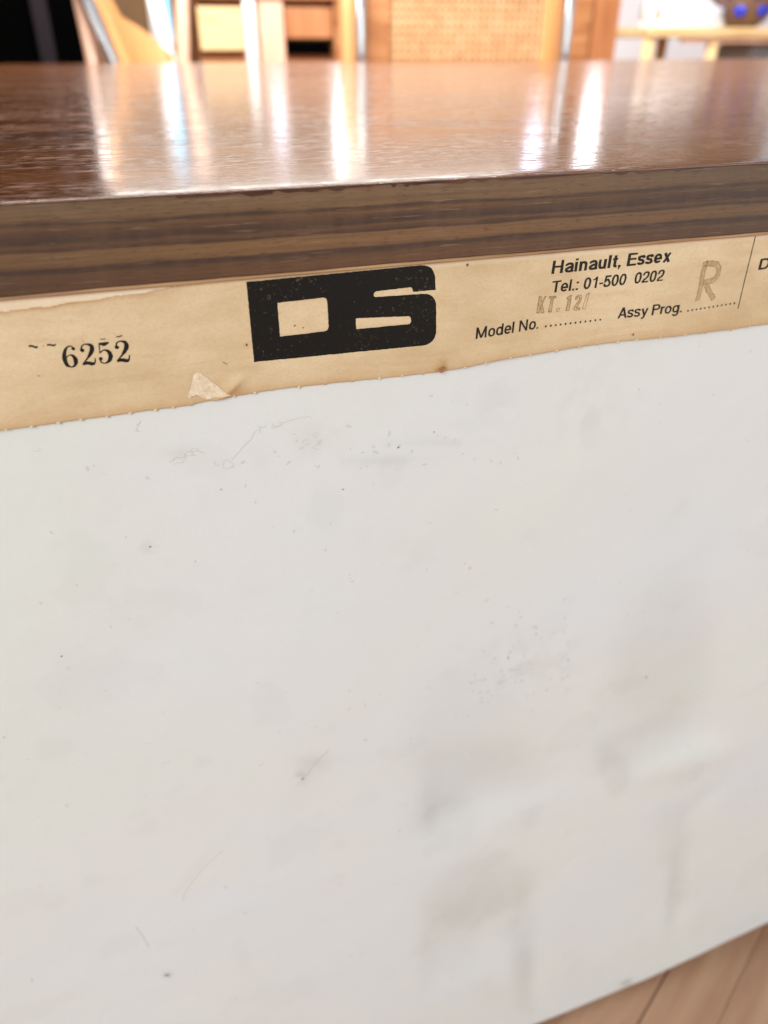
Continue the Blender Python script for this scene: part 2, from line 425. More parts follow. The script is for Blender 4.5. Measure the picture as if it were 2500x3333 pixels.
# slack pockets in the sheet: it falls away slowly downwards and comes back at a fold
for (px, py, u0, u1, v0, vb, tilt, A_, eu0, eu1, ev) in ((2180, 2230, -150, 150, -330, 215, -.22, .0034, 45, 28, 26), (2010, 2480, -40, 75, -90, 55, -.35, .0013, 14, 50, 18),
        (1560, 2500, -160, 240, -330, 165, -.30, .0032, 24, 70, 24), (1560, 3020, -165, 160, -190, 90, -.5, .0026, 16, 16, 45), (2215, 2800, -120, 22, -260, 200, .1, .0018, 60, 9, 40)):
    u, v = ell(px, py, 1, 1, 0); vbu = vb + tilt * u
    t_ = np.clip((v - v0) / np.maximum(vbu - v0, 1), 0, 1.3); t_ = t_ * t_ * (1.6 - .6 * t_)
    HT -= 1.9 * A_ * t_ * sig(u - u0, eu0) * sig(u1 - u, eu1) * sig(vbu - v, ev) * (.85 + .3 * (fbm(30, 21) - .5))
for (px, py, ax, ay, an, h, e) in ((1950, 2800, 160, 260, .1, -.0010, .3), (640, 2200, 300, 500, .1, .0006, .5), (300, 2900, 300, 300, 0, -.0006, .5)):
    u, v = ell(px, py, ax, ay, an); HT += h * sig(1 - np.sqrt(u * u + v * v), e)
for (px, py, ax, ay, an, h) in ((2212, 2870, 26, 150, .14, -.0014), (1735, 3120, 40, 150, -.04, -.0016), (1985, 2520, 90, 30, -.5, -.0004), (2240, 2480, 190, 40, -.28, .0012), (1430, 2700, 90, 50, -.5, -.0010), (2280, 2620, 90, 32, -.7, -.0009), (1870, 2800, 60, 14, -.7, -.0002), (640, 3320, 130, 40, 0, .0006), (2040, 3205, 16, 8, -.3, -.0005)):
    u, v = ell(px, py, ax, ay, an); HT += h * np.exp(-(u * u + v * v))
HT += (fbm(18, 3) - .5) * .0011 + (fbm(60, 5, 3) - .5) * .00010
fade = np.clip((-.045 - GZ) / .03, 0, 1); HT *= fade
# fold shade painted as soft dark patches, with some real stains
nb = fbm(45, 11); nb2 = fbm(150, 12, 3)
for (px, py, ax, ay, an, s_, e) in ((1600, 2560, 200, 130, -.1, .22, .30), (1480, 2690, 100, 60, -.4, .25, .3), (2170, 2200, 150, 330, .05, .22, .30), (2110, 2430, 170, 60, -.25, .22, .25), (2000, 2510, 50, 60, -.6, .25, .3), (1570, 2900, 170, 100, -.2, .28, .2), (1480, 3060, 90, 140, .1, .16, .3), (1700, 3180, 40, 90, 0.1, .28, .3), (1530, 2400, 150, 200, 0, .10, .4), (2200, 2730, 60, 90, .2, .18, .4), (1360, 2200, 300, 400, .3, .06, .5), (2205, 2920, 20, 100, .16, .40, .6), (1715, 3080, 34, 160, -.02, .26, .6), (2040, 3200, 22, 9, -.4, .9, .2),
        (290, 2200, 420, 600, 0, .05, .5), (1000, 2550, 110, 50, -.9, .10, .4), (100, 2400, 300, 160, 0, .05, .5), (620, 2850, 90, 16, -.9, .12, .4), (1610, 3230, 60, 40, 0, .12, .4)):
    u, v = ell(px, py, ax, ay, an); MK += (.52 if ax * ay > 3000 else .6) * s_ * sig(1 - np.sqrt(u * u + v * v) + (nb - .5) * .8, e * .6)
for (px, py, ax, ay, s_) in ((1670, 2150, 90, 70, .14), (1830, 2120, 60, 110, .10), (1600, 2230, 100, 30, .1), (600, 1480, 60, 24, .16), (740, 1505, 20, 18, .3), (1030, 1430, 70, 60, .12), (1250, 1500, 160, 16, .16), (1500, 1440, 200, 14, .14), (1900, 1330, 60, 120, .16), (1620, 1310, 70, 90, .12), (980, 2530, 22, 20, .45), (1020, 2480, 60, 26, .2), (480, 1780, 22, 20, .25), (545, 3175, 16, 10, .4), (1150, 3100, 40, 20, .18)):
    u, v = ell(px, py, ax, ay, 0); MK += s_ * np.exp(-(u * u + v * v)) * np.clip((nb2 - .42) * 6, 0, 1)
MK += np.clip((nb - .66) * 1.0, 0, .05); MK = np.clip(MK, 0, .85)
GY = YP - HT
n1_, n2_ = GX.shape
V = np.stack([GX, GY, GZ], -1).reshape(-1, 3)
idx = np.arange(n1_ * n2_).reshape(n1_, n2_)
F = np.stack([idx[:-1, :-1], idx[:-1, 1:], idx[1:, 1:], idx[1:, :-1]], -1).reshape(-1, 4)
# back face and rim so that it has a board's thickness
VB = V.copy(); VB[:, 1] = YP + .014
bord = np.concatenate([idx[:, 0], idx[-1, 1:], idx[::-1, -1][1:], idx[0, ::-1][1:-1]])
base = len(V); VB = V[bord].copy(); VB[:, 1] = YP + .014
me = bpy.data.meshes.new('back_panel')
nbd = len(bord)
rim = np.stack([bord, np.roll(bord, -1), base + (np.arange(nbd) + 1) % nbd, base + np.arange(nbd)], -1)
AV = np.concatenate([V, VB]); AF = np.concatenate([F, rim])
me.vertices.add(len(AV)); me.vertices.foreach_set('co', AV.astype(np.float32).ravel())
me.loops.add(len(AF) * 4); me.loops.foreach_set('vertex_index', AF.astype(np.int32).ravel())
me.polygons.add(len(AF)); me.polygons.foreach_set('loop_start', (np.arange(len(AF)) * 4).astype(np.int32))
me.update(calc_edges=True); me.validate()
me.polygons.foreach_set('use_smooth', np.concatenate([np.ones(len(F), bool), np.zeros(len(rim), bool)]))
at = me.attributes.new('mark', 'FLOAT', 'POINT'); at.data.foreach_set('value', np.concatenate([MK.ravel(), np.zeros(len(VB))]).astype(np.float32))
me.materials.append(PANEL)
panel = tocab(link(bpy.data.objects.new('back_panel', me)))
def top_h(x, z):               # panel front y at a point
    i = int(np.clip(np.searchsorted(gx, x), 1, len(gx) - 1)); zb_ = float(zbot(np.array(x)))
    j = int(np.clip(round((z + .0203) / (zb_ + .0203) * (nz - 1)), 0, nz - 1))
    return min(GY[i, j], GY[i - 1, j])
def subp(o, p):                # sub-part of a cabinet part: plain parenting (parts share the world origin offset)
    o.parent = p; o.matrix_parent_inverse = Matrix.Identity(4); return o

# panel marks: hair cracks, drips, specks
def ribbon(vs, fs, pts, w, eps, yfun):
    pts = [Vector(p) for p in pts]; b0 = len(vs)
    for i, p in enumerate(pts):
        t_ = (pts[min(i + 1, len(pts) - 1)] - pts[max(i - 1, 0)]); t_ = t_ / max(t_.length, 1e-9)
        n_ = Vector((-t_.y, t_.x)); ww = (w[i] if isinstance(w, list) else w) / 2
        for s_ in (-1, 1):
            q_ = p + n_ * ww * s_; vs.append((q_.x, yfun(q_.x, q_.y) - eps, q_.y))
    for i in range(len(pts) - 1): fs.append((b0 + 2 * i, b0 + 2 * i + 1, b0 + 2 * i + 3, b0 + 2 * i + 2))
def pxpath(pts, jit=2.0, n=5):
    o_ = []
    for a_, b_ in zip(pts[:-1], pts[1:]):
        for k in range(n): o_.append((a_[0] + (b_[0] - a_[0]) * k / n + random.uniform(-jit, jit), a_[1] + (b_[1] - a_[1]) * k / n + random.uniform(-jit, jit)))
    o_.append(pts[-1]); return [P(*q_) for q_ in o_]
vs, fs = [], []
k_ = .919
def R7(l): return [(x * k_, 1300 + y * k_) for x, y in l]
for path, w in ((R7([(820, 215), (850, 180), (897, 132), (903, 112), (945, 92)]), .00016), (R7([(1000, 82), (1060, 65), (1100, 62)]), .00012), (R7([(600, 224), (625, 208), (650, 205), (662, 185), (700, 182), (722, 190)]), .00018), (R7([(612, 230), (650, 222), (660, 200), (690, 196)]), .00010), (R7([(1085, 1330), (1110, 1295), (1140, 1265), (1165, 1240)]), .0004), (R7([(648, 1778), (660, 1740), (715, 1665), (790, 1598)]), .00025), (R7([(480, 1870), (505, 1905), (530, 1942)]), .0003), (R7([(960, 95), (975, 98), (1000, 90)]), .0001)):
    ribbon(vs, fs, pxpath(path), w, .00004, top_h)
def ring(cx_, cy_, rx, ry, w, part=1.0, a0_=0):
    n_ = 26; pts = []
    for i in range(int(n_ * part) + 1):
        a_ = a0_ + 2 * PI * i / n_; rr = 1 + .16 * math.sin(3 * a_ + cx_) + random.uniform(-.05, .05)
        pts.append(P(cx_ + rx * rr * math.cos(a_), cy_ + ry * rr * math.sin(a_)))
    return pts
for (x, y, rx, ry, p_) in ((808, 230, 19, 14, 1), (1085, 150, 12, 9, .8), (1127, 168, 15, 9, .7), (980, 86, 18, 8, .8), (1120, 125, 10, 7, .8), (700, 185, 24, 13, .5), (130, 178, 12, 6, .6), (770, 225, 10, 8, .6)):
    x *= k_; y = 1300 + y * k_
    ribbon(vs, fs, ring(x, y, rx * k_, ry * k_, 0, p_, random.random() * 6), .00010, .00005, top_h)
subp(rawobj('hairline_cracks', vs, fs, CRACK, kind='stuff'), panel)
def blob(vs, fs, c_, r, eps, asp=1.0):
    b0 = len(vs); n_ = 9; an = random.random() * 3
    for i in range(n_):
        a_ = 2 * PI * i / n_; rr = r * random.uniform(.6, 1.15)
        dx, dz = rr * math.cos(a_) * asp, rr * math.sin(a_)
        x = c_.x + dx * math.cos(an) - dz * math.sin(an); z = c_.y + dx * math.sin(an) + dz * math.cos(an)
        vs.append((x, top_h(c_.x, c_.y) - eps, z))
    fs.append(tuple(range(b0, b0 + n_)))
vs, fs = [], []
for (cx_, cy_, sx, sy, n_) in ((1680, 2165, 55, 60, 42), (1620, 2225, 60, 22, 14), (1840, 2140, 14, 70, 18), (1780, 2060, 40, 10, 6), (1590, 2275, 25, 15, 7), (1700, 1985, 30, 12, 5)):
    for i in range(n_): blob(vs, fs, P(random.gauss(cx_, sx), random.gauss(cy_, sy)), random.uniform(.00025, .0007), .00006, 1.8)
for i in range(32):
    px, py = random.uniform(0, 2500), random.uniform(1450, 3300)
    if py > 3000 - .45 * (px - 2500) - 60: continue
    blob(vs, fs, P(px, py), random.uniform(.0002, .0006), .00006, 1.5)
for i in range(34): blob(vs, fs, P(random.gauss(1200, 330), random.gauss(1460, 45)), random.uniform(.0002, .0005), .00006, 2.2)
subp(rawobj('grey_specks', vs, fs, SPOTC, kind='stuff'), panel)
vs, fs = [], []
for (px, py, r) in ((1413, 1406, .00022), (1115, 1591, .0003), (1076, 1700, .00012), (720, 1592, .0002), (488, 1780, .0003), (201, 2135, .0003), (985, 2535, .0005), (2113, 2215, .0005), (545, 3176, .0008)):
    blob(vs, fs, P(px, py), r, .00008, 1.6)
o = subp(rawobj('dark_specks', vs, fs, Mat('speck_grey', srgb(150, 146, 134), .7).m, kind='stuff'), panel)

# ------------------------------------------------------------------ paper label
LB = [(-400, 1470), (0, 1396), (163, 1375), (380, 1348), (597, 1318), (680, 1302), (760, 1286), (900, 1264), (943, 1259), (1136, 1239), (1329, 1220), (1454, 1203), (1550, 1184), (1608, 1170), (1720, 1152), (1830, 1134), (1956, 1115), (2146, 1096), (2336, 1073), (2500, 1051), (2900, 995)]
LBp = [P(*q_) for q_ in LB]; lbx = np.array([p.x for p in LBp]); lbz = np.array([p.y for p in LBp])
LX0, LX1 = lbx[0] + .02, lbx[-1]
nubs = []
px = 20
while px < 2520:
    yy = np.interp(px, [q_[0] for q_ in LB], [q_[1] for q_ in LB]); nubs.append(P(px, yy).x); px += random.uniform(55, 90)
LXS = np.linspace(LX0, LX1, 1300)
LZB = np.interp(LXS, lbx, lbz)
for i, x in enumerate(LXS): LZB[i] += .00009 * (n1d(x, 1200, 4) - .5) + .00016 * (n1d(x, 260, 6) - .5)
for c_ in nubs: LZB -= .00032 * random.uniform(.3, 1.2) * np.exp(-(((LXS - c_) / .00040) ** 4))
# bite at the torn corner
tc_ = P(700, 1300).x
nlz = 150
def lift(x, zb_, z):
    d = z - zb_
    e = math.exp(-d / .0035)
    return (.0002 + .0008 * n1d(x, 30, 3) ** 2) * e
foldc = P(745, 1265); nubc = P(1430, 1185)
LY0 = YP - .00035
def ly(x, z):
    zb_ = np.interp(x, LXS, LZB); y = LY0 - lift(x, zb_, z)
    dx = x - foldc.x; dz = z - foldc.y            # raised fold running down to the torn corner
    s_ = (dx * .80 + dz * .60); n_ = (-dx * .60 + dz * .80)
    y -= .0010 * math.exp(-(n_ / .0012) ** 2) * math.exp(-(s_ / .0045) ** 2)
    dx = x - nubc.x; dz = z - nubc.y
    y -= .0009 * math.exp(-((dx / .0015) ** 2 + (dz / .0016) ** 2))
    return y
lv = []; lf = []; mk = []; pale = []
def tide(x): return P(0, 1015).y + (P(620, 925).y - P(0, 1015).y) * (x - P(0, 1015).x) / (P(620, 925).x - P(0, 1015).x)
tx1 = P(660, 920).x
TT = np.linspace(0, 1, nlz)
for i, x in enumerate(LXS):
    for j in range(nlz):
        z = -.0202 + (LZB[i] + .0202) * TT[j]
        lv.append((x, ly(x, z), z))
        m_ = 0; d = z - LZB[i]
        m_ += .40 * math.exp(-d / .0028) + .25 * math.exp(-d / .0007)
        tz = tide(x) + .0005 * (n1d(x, 180, 7) - .5) + .0003 * (n1d(x, 900, 8) - .5)
        pa = 0
        if x < tx1:
            f_ = min(1, (tx1 - x) / .01); dd = z - tz
            if dd < 0: m_ += f_ * ((1.0 * math.exp(dd / .00045)) * (.4 + .9 * n1d(x, 120, 31)) + .14 * math.exp(dd / .006))
            else: pa += .33 * f_
        m_ += .5 * math.exp(-(((x - nubc.x) / .0018) ** 2 + ((z - nubc.y) / .0020) ** 2))
        s_ = ((x - foldc.x) * .80 + (z - foldc.y) * .60)
        m_ += .35 * math.exp(-(((x - foldc.x - .002) / .003) ** 2 + ((z - foldc.y + .0006) / .0016) ** 2))
        pa += .5 * max(0, 1 - abs(z + .0207) / .0012) * n1d(x, 40, 11)
        mk.append(min(m_, .85)); pale.append(min(pa, .8))
for i in range(len(LXS) - 1):
    for j in range(nlz - 1):
        a_ = i * nlz + j; lf.append((a_, a_ + 1, a_ + nlz + 1, a_ + nlz))
b0 = len(lv)
for i in range(len(LXS)):
    x, y, z = lv[i * nlz + nlz - 1]; lv.append((x, y + .00016, z)); mk.append(.6); pale.append(0)
for i in range(len(LXS) - 1): lf.append((i * nlz + nlz - 1, b0 + i, b0 + i + 1, (i + 1) * nlz + nlz - 1))
label = tocab(rawobj('paper_label', lv, lf, PAPER, smooth=True))
for nm, arr in (('mark', mk), ('pale', pale)):
    at = label.data.attributes.new(nm, 'FLOAT', 'POINT'); at.data.foreach_set('value', np.array(arr, dtype=np.float32))

# torn white corner: a small lifted flap of paper core
vs = []; fs = []
tri = [P(*(x * .5425, 700 + y * .5425)) for x, y in ((1180, 938), (1205, 948), (1225, 962), (1262, 990), (1310, 1025), (1345, 1052), (1385, 1074), (1330, 1082), (1285, 1086), (1245, 1100), (1205, 1088), (1165, 1078), (1135, 1098), (1122, 1080), (1140, 1040), (1150, 990), (1160, 955))]
cen = sum(tri, Vector((0, 0))) / len(tri)
def flaph(p): return .00018 + .00035 * n1d(p.x, 700, 3) * n1d(p.y, 900, 5)
rings = 5; vs.append((cen.x, ly(cen.x, cen.y) - .0006, cen.y))
for r in range(1, rings + 1):
    for p in tri:
        q_ = cen + (p - cen) * (r / rings); h_ = .00012 if r == rings else flaph(q_)
        vs.append((q_.x, ly(q_.x, max(q_.y, float(np.interp(q_.x, LXS, LZB)))) - h_, q_.y))
n_ = len(tri)
for i in range(n_): fs.append((0, 1 + i, 1 + (i + 1) % n_))
for r in range(rings - 1):
    for i in range(n_):
        a_ = 1 + r * n_; fs.append((a_ + i, a_ + n_ + i, a_ + n_ + (i + 1) % n_, a_ + (i + 1) % n_))
subp(rawobj('torn_corner', vs, fs, CORE, smooth=True), label)
# brown curl by the lower edge
bm = bmesh.new()
for k in range(4):
    c_ = P(1425 + random.uniform(-9, 14), 1192 + random.uniform(-14, 10)); rr = random.uniform(.0003, .0007)
    pts = [(c_.x + rr * math.cos(a_ * .8 + k), ly(c_.x, c_.y) - .0003 - .0002 * a_ / 3, c_.y + rr * .7 * math.sin(a_ * .8 + k)) for a_ in range(0, 6)]
    tube(bm, smoothpath(pts, 3), .00026, 6)
subp(obj('brown_curl', bm, FLECK), label)
# little paper nubs left along the perforation
vs, fs = [], []
for c_ in nubs:
    if random.random() < .15: continue
    zb_ = float(np.interp(c_, LXS, LZB)); r = random.uniform(.0003, .00042); b0 = len(vs)
    yb = ly(c_, zb_) + .0001
    for a_ in range(9): vs.append((c_ + r * math.cos(2 * PI * a_ / 9), yb - .0001, zb_ + .00012 + r * .9 * math.sin(2 * PI * a_ / 9)))
    vs.append((c_, yb - .00028, zb_ + .0001))
    for a_ in range(9): fs.append((b0 + a_, b0 + (a_ + 1) % 9, b0 + 9))
subp(rawobj('perforation_nubs', vs, fs, NUBM, kind='stuff'), label)
# painted shadow line where the edge of the sheet stands off the panel
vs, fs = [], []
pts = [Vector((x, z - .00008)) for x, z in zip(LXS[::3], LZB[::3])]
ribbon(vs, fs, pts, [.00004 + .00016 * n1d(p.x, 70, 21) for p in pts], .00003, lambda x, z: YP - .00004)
subp(rawobj('painted_shadow_line', vs, fs, GAPSHADE), label)

# ------------------------------------------------------------------ print: stroke lettering
def arc(cx_, cy_, rx, ry, a0_, a1_, n=14, p=2.25):
    out = []
    for i in range(n + 1):
        a_ = math.radians(a0_ + (a1_ - a0_) * i / n); c_, s_ = math.cos(a_), math.sin(a_)
        out.append((cx_ + rx * math.copysign(abs(c_) ** (2 / p), c_), cy_ + ry * math.copysign(abs(s_) ** (2 / p), s_)))
    return out
def glyph(ch, w):      # strokes on a cap height of 1; returns (list of (polyline, width), advance)
    h = w / 2; xh = .74; V_ = w * .86
    g2 = V_ / 2
    sb = .075
    def A(*s_): return [(p if isinstance(p, tuple) and isinstance(p[0], list) else (p, w)) for p in s_]
    if ch == ' ': return [], .30
    if ch == 'H': W_ = .72; return A([(h, 0), (h, 1)], [(W_ - h, 0), (W_ - h, 1)], ([(h, .53), (W_ - h, .53)], V_)), W_ + sb * 1.6
    if ch == 'E': W_ = .62; return A([(h, 0), (h, 1)], ([(h, 1 - g2), (W_, 1 - g2)], V_), ([(h, .53), (W_ - .03, .53)], V_), ([(h, g2), (W_ + .02, g2)], V_)), W_ + sb
    if ch == 'T': W_ = .66; return A([(W_ / 2, 0), (W_ / 2, 1 - V_)], ([(0, 1 - g2), (W_, 1 - g2)], V_)), W_ + sb * .2
    if ch == 'M': W_ = .84; return A([(h, 0), (h, 1)], [(W_ - h, 0), (W_ - h, 1)], [(h + .02, .98), (W_ / 2, h * .7)], [(W_ - h - .02, .98), (W_ / 2, h * .7)]), W_ + sb * 1.6
    if ch == 'N': W_ = .70; return A([(h, 0), (h, 1)], [(W_ - h, 0), (W_ - h, 1)], [(h, .97), (W_ - h, .03)]), W_ + sb * 1.6
    if ch == 'A': W_ = .72; return A([(h * .9, 0), (W_ / 2, .99)], [(W_ - h * .9, 0), (W_ / 2, .99)], ([(.18, .30), (W_ - .18, .30)], V_)), W_ + sb * .3
    if ch == 'P': W_ = .64; return A([(h, 0), (h, 1)], [(h, 1 - g2), (.36, 1 - g2)] + arc(.36, .73, W_ - .36 - h, .27 - g2, 85, -85) + [(.36, .46 + g2), (h, .46 + g2)]), W_ + sb * .7
    if ch == 'D': W_ = .72; return A([(h, 0), (h, 1)], [(h, 1 - g2), (.34, 1 - g2)] + arc(.34, .5, W_ - .34 - h, .5 - g2, 85, -85) + [(.34, g2), (h, g2)]), W_ + sb
    if ch == 'l': return A([(h, 0), (h, 1)]), w + sb * 1.5
    if ch == 'i': return A([(h, 0), (h, xh)], ([(h, .86), (h, 1)], w)), w + sb * 1.5
    if ch == 'n': W_ = .52; return A([(h, 0), (h, xh)], [(h, xh * .62)] + arc(.5 * W_, xh * .62, .5 * W_ - h, xh * .38 - g2, 165, 10) + [(W_ - h, xh * .55), (W_ - h, 0)]), W_ + sb * 1.5
    if ch == 'u': W_ = .52; return A([(W_ - h, 0), (W_ - h, xh)], [(h, xh), (h, xh * .45)] + arc(.5 * W_, xh * .38, .5 * W_ - h, xh * .38 - g2, 190, 345)), W_ + sb * 1.5
    if ch == 'r': W_ = .34; return A([(h, 0), (h, xh)], [(h, xh * .6)] + arc(W_ + .0, xh * .6, W_ - h, xh * .4 - g2, 165, 95)), W_ + sb * .3
    if ch == 't': return A([(.16, .95), (.16, .16)] + arc(.30, .17, .14, .17 - g2, 200, 275), ([(0, xh - g2), (.33, xh - g2)], V_)), .36 + sb * .6
    if ch == 'a': return A([(h * 1.3, xh * .70)] + arc(.27, xh * .70, .27 - h, xh * .30 - g2, 165, 20) + [(.47, xh * .62), (.47, .13), (.53, .02)], [(.47, xh * .56), (.30, xh * .52)] + arc(.24, xh * .27, .24 - h, xh * .27 - g2, 110, 270) + arc(.24, xh * .27, .22, xh * .27 - g2, 275, 350)), .54 + sb
    if ch == 'o': W_ = .57; return A(arc(W_ / 2, xh / 2, W_ / 2 - h, xh / 2 - g2, 0, 360, 30)), W_ + sb
    if ch == 'e': W_ = .55; return A([(h, xh * .48), (W_ - h, xh * .48)] + arc(W_ / 2, xh / 2, W_ / 2 - h, xh / 2 - g2, 8, 322, 28)), W_ + sb
    if ch == 'd': W_ = .56; return A([(W_ - h, 0), (W_ - h, 1)], arc(W_ / 2 - .01, xh / 2, W_ / 2 - h, xh / 2 - g2, 0, 360, 30)), W_ + sb * 1.4
    if ch == 'g': W_ = .56; return A([(W_ - h, xh), (W_ - h, -.02)] + arc(W_ / 2, -.03, W_ / 2 - h, .20, 355, 200), arc(W_ / 2 - .01, xh / 2 + .02, W_ / 2 - h, xh / 2 - g2 - .02, 0, 360, 30)), W_ + sb * 1.4
    if ch == 's': W_ = .50; return A([p for p in smooth2([(W_ - h, xh * .70), (W_ * .78, xh - g2 * 1.2), (W_ / 2, xh - g2), (W_ * .2, xh - g2 * 1.5), (h, xh * .73), (W_ * .24, xh * .57), (W_ * .68, xh * .46), (W_ - h, xh * .26), (W_ * .78, g2 * 1.6), (W_ / 2, g2), (W_ * .2, g2 * 1.5), (h * .9, xh * .28)])]), W_ + sb * .8
    if ch == 'x': W_ = .54; return A([(h, 0), (W_ - h, xh)], [(h, xh), (W_ - h, 0)]), W_ + sb * .5
    if ch == 'y': W_ = .54; return A([(h * .9, xh), (W_ / 2 + .01, .05)], [(W_ - h * .9, xh), (W_ / 2 - .02, -.12), (.12, -.22), (.04, -.21)]), W_ + sb * .6
    if ch == '.': return A([(h, 0), (h, w * .95)]), w + sb * 1.4
    if ch == ',': return A([(h, 0), (h, w * .95)], ([(h * 1.2, .02), (h * .6, -.16)], w * .55)), w + sb * 1.4
    if ch == ':': return A([(h, 0), (h, w)], [(h, xh - w), (h, xh)]), w + sb * 1.4
    if ch == '-': return A(([(.02, .36), (.32, .36)], V_)), .36
    if ch == '0': W_ = .54; return A(arc(W_ / 2, .5, W_ / 2 - h, .5 - g2, 0, 360, 34)), W_ + sb * .8
    if ch == '1': return A([(.34, 0), (.34, 1)], ([(.08, .74), (.22, .78), (.33, .94)], V_ * .9)), .34 + h + sb * 2
    if ch == '2': W_ = .54; return A(smooth2([(h, .66), (.09 + h * .5, .86), (W_ / 2, 1 - g2), (W_ - h * 1.2, .86), (W_ - h, .68), (W_ * .72, .46), (W_ * .30, .25), (h * 1.1, g2)]), ([(h * .4, g2), (W_, g2)], V_)), W_ + sb * .8
    if ch == '5': W_ = .54; return A([(W_ - .03, 1 - g2), (.14, 1 - g2), (.10, .50)] + smooth2([(.10, .50), (W_ * .55, .64), (W_ - h, .34), (W_ * .8, .12), (W_ * .5, g2), (.12, .10), (h * .9, .27)])), W_ + sb * .8
    raise KeyError(ch)
def smooth2(pts, n=5):
    return [(v.x, v.y) for v in smoothpath([Vector((a_, b_, 0)) for a_, b_ in pts], n)]
def stroke_mesh(vs, fs, pts, w, mapf, eps):
    # mitred strip in glyph space, mapped to the paper
    pts = [Vector(p[:2]) for p in pts]
    pp = [pts[0]]
    for p in pts[1:]:
        if (p - pp[-1]).length > 1e-4: pp.append(p)
    pts = pp; n_ = len(pts); b0 = len(vs)
    closed = (pts[0] - pts[-1]).length < 1e-3
    # subdivide long straights a little so that the strip follows the paper
    for i, p in enumerate(pts):
        if closed and i in (0, n_ - 1): d0 = pts[-1] - pts[-2]; d1 = pts[1] - pts[0]
        else:
            d0 = p - pts[i - 1] if i > 0 else pts[1] - p; d1 = pts[i + 1] - p if i < n_ - 1 else d0
        d0 = d0.normalized(); d1 = d1.normalized(); t_ = (d0 + d1)
        t_ = t_.normalized() if t_.length > 1e-3 else d1
        nn = Vector((-t_.y, t_.x)); m_ = 1 / max(.45, nn.dot(Vector((-d0.y, d0.x))))
        ww = (w[i] if isinstance(w, list) else w) / 2 * m_
        for s_ in (-1, 1):
            q_ = mapf(p + nn * ww * s_); vs.append((q_.x, ly(q_.x, q_.y) - eps, q_.y))
    for i in range(n_ - 1): fs.append((b0 + 2 * i, b0 + 2 * i + 1, b0 + 2 * i + 3, b0 + 2 * i + 2))
def layout(text, w):
    u = 0; out = []
    for ch in text:
        st_, adv = glyph(ch, w); out.append((u, st_)); u += adv
    return out, u
def printed(name, text, p0, p1, ptop, w, mat, rough_edge=.012):
    P0, P1, PT = P(*p0), P(*p1), P(*ptop); lay, tot = layout(text, w); tot -= .075
    ex = (P1 - P0) / tot; ez = PT - P0; vs, fs = [], []; c_ = 0
    for u, sts in lay:
        for pts, ww in sts:
            c_ += 1
            mf = lambda q_, u=u: P0 + ex * (q_.x + u + random.uniform(-1, 1) * rough_edge) + ez * (q_.y + random.uniform(-1, 1) * rough_edge)
            stroke_mesh(vs, fs, pts, ww, mf, .00005 + .000002 * (c_ % 7))
    return subp(rawobj(name, vs, fs, mat), label)
printed('printed_text', 'Hainault, Essex', (1792, 891), (2176, 851), (1798, 848), .182, INK)
printed('printed_text', 'Tel.: 01-500  0202', (1791, 952), (2154, 912.5), (1797, 914), .158, INK)
printed('printed_text', 'Model No.', (1546, 1102), (1750, 1067.5), (1549.5, 1065), .150, INK)
printed('printed_text', 'Assy Prog.', (2007, 1035.5), (2216, 1014.5), (2013, 1001), .155, INK)
printed('printed_text', 'D', (2464, 878), (2500, 873), (2473, 842), .175, INK)
# dotted lines
def dots(a_, b_, n_, r):
    vs, fs = [], []
    for i in range(n_):
        t_ = i / (n_ - 1); c_ = P(a_[0] + (b_[0] - a_[0]) * t_, a_[1] + (b_[1] - a_[1]) * t_); b0 = len(vs)
        for k in range(8):
            rr = r * random.uniform(.85, 1.1); x = c_.x + rr * math.cos(k * PI / 4); z = c_.y + rr * math.sin(k * PI / 4)
            vs.append((x, ly(x, z) - .00006, z))
        fs.append(tuple(range(b0, b0 + 8)))
    subp(rawobj('dotted_line', vs, fs, INK, kind='stuff'), label)
dots((1774, 1060.5), (1951, 1039), 12, .00032); dots((2236, 1010), (2387, 985.5), 12, .00032)
def line(name, pxs, w, mat, eps=.00006, jit=0):
    vs, fs = [], []; ribbon(vs, fs, pxpath(pxs, jit, 12), w, eps, ly); return subp(rawobj(name, vs, fs, mat), label)
line('divider_line', [(2456, 768), (2398.5, 1002.5)], .00030, INK, jit=.3)
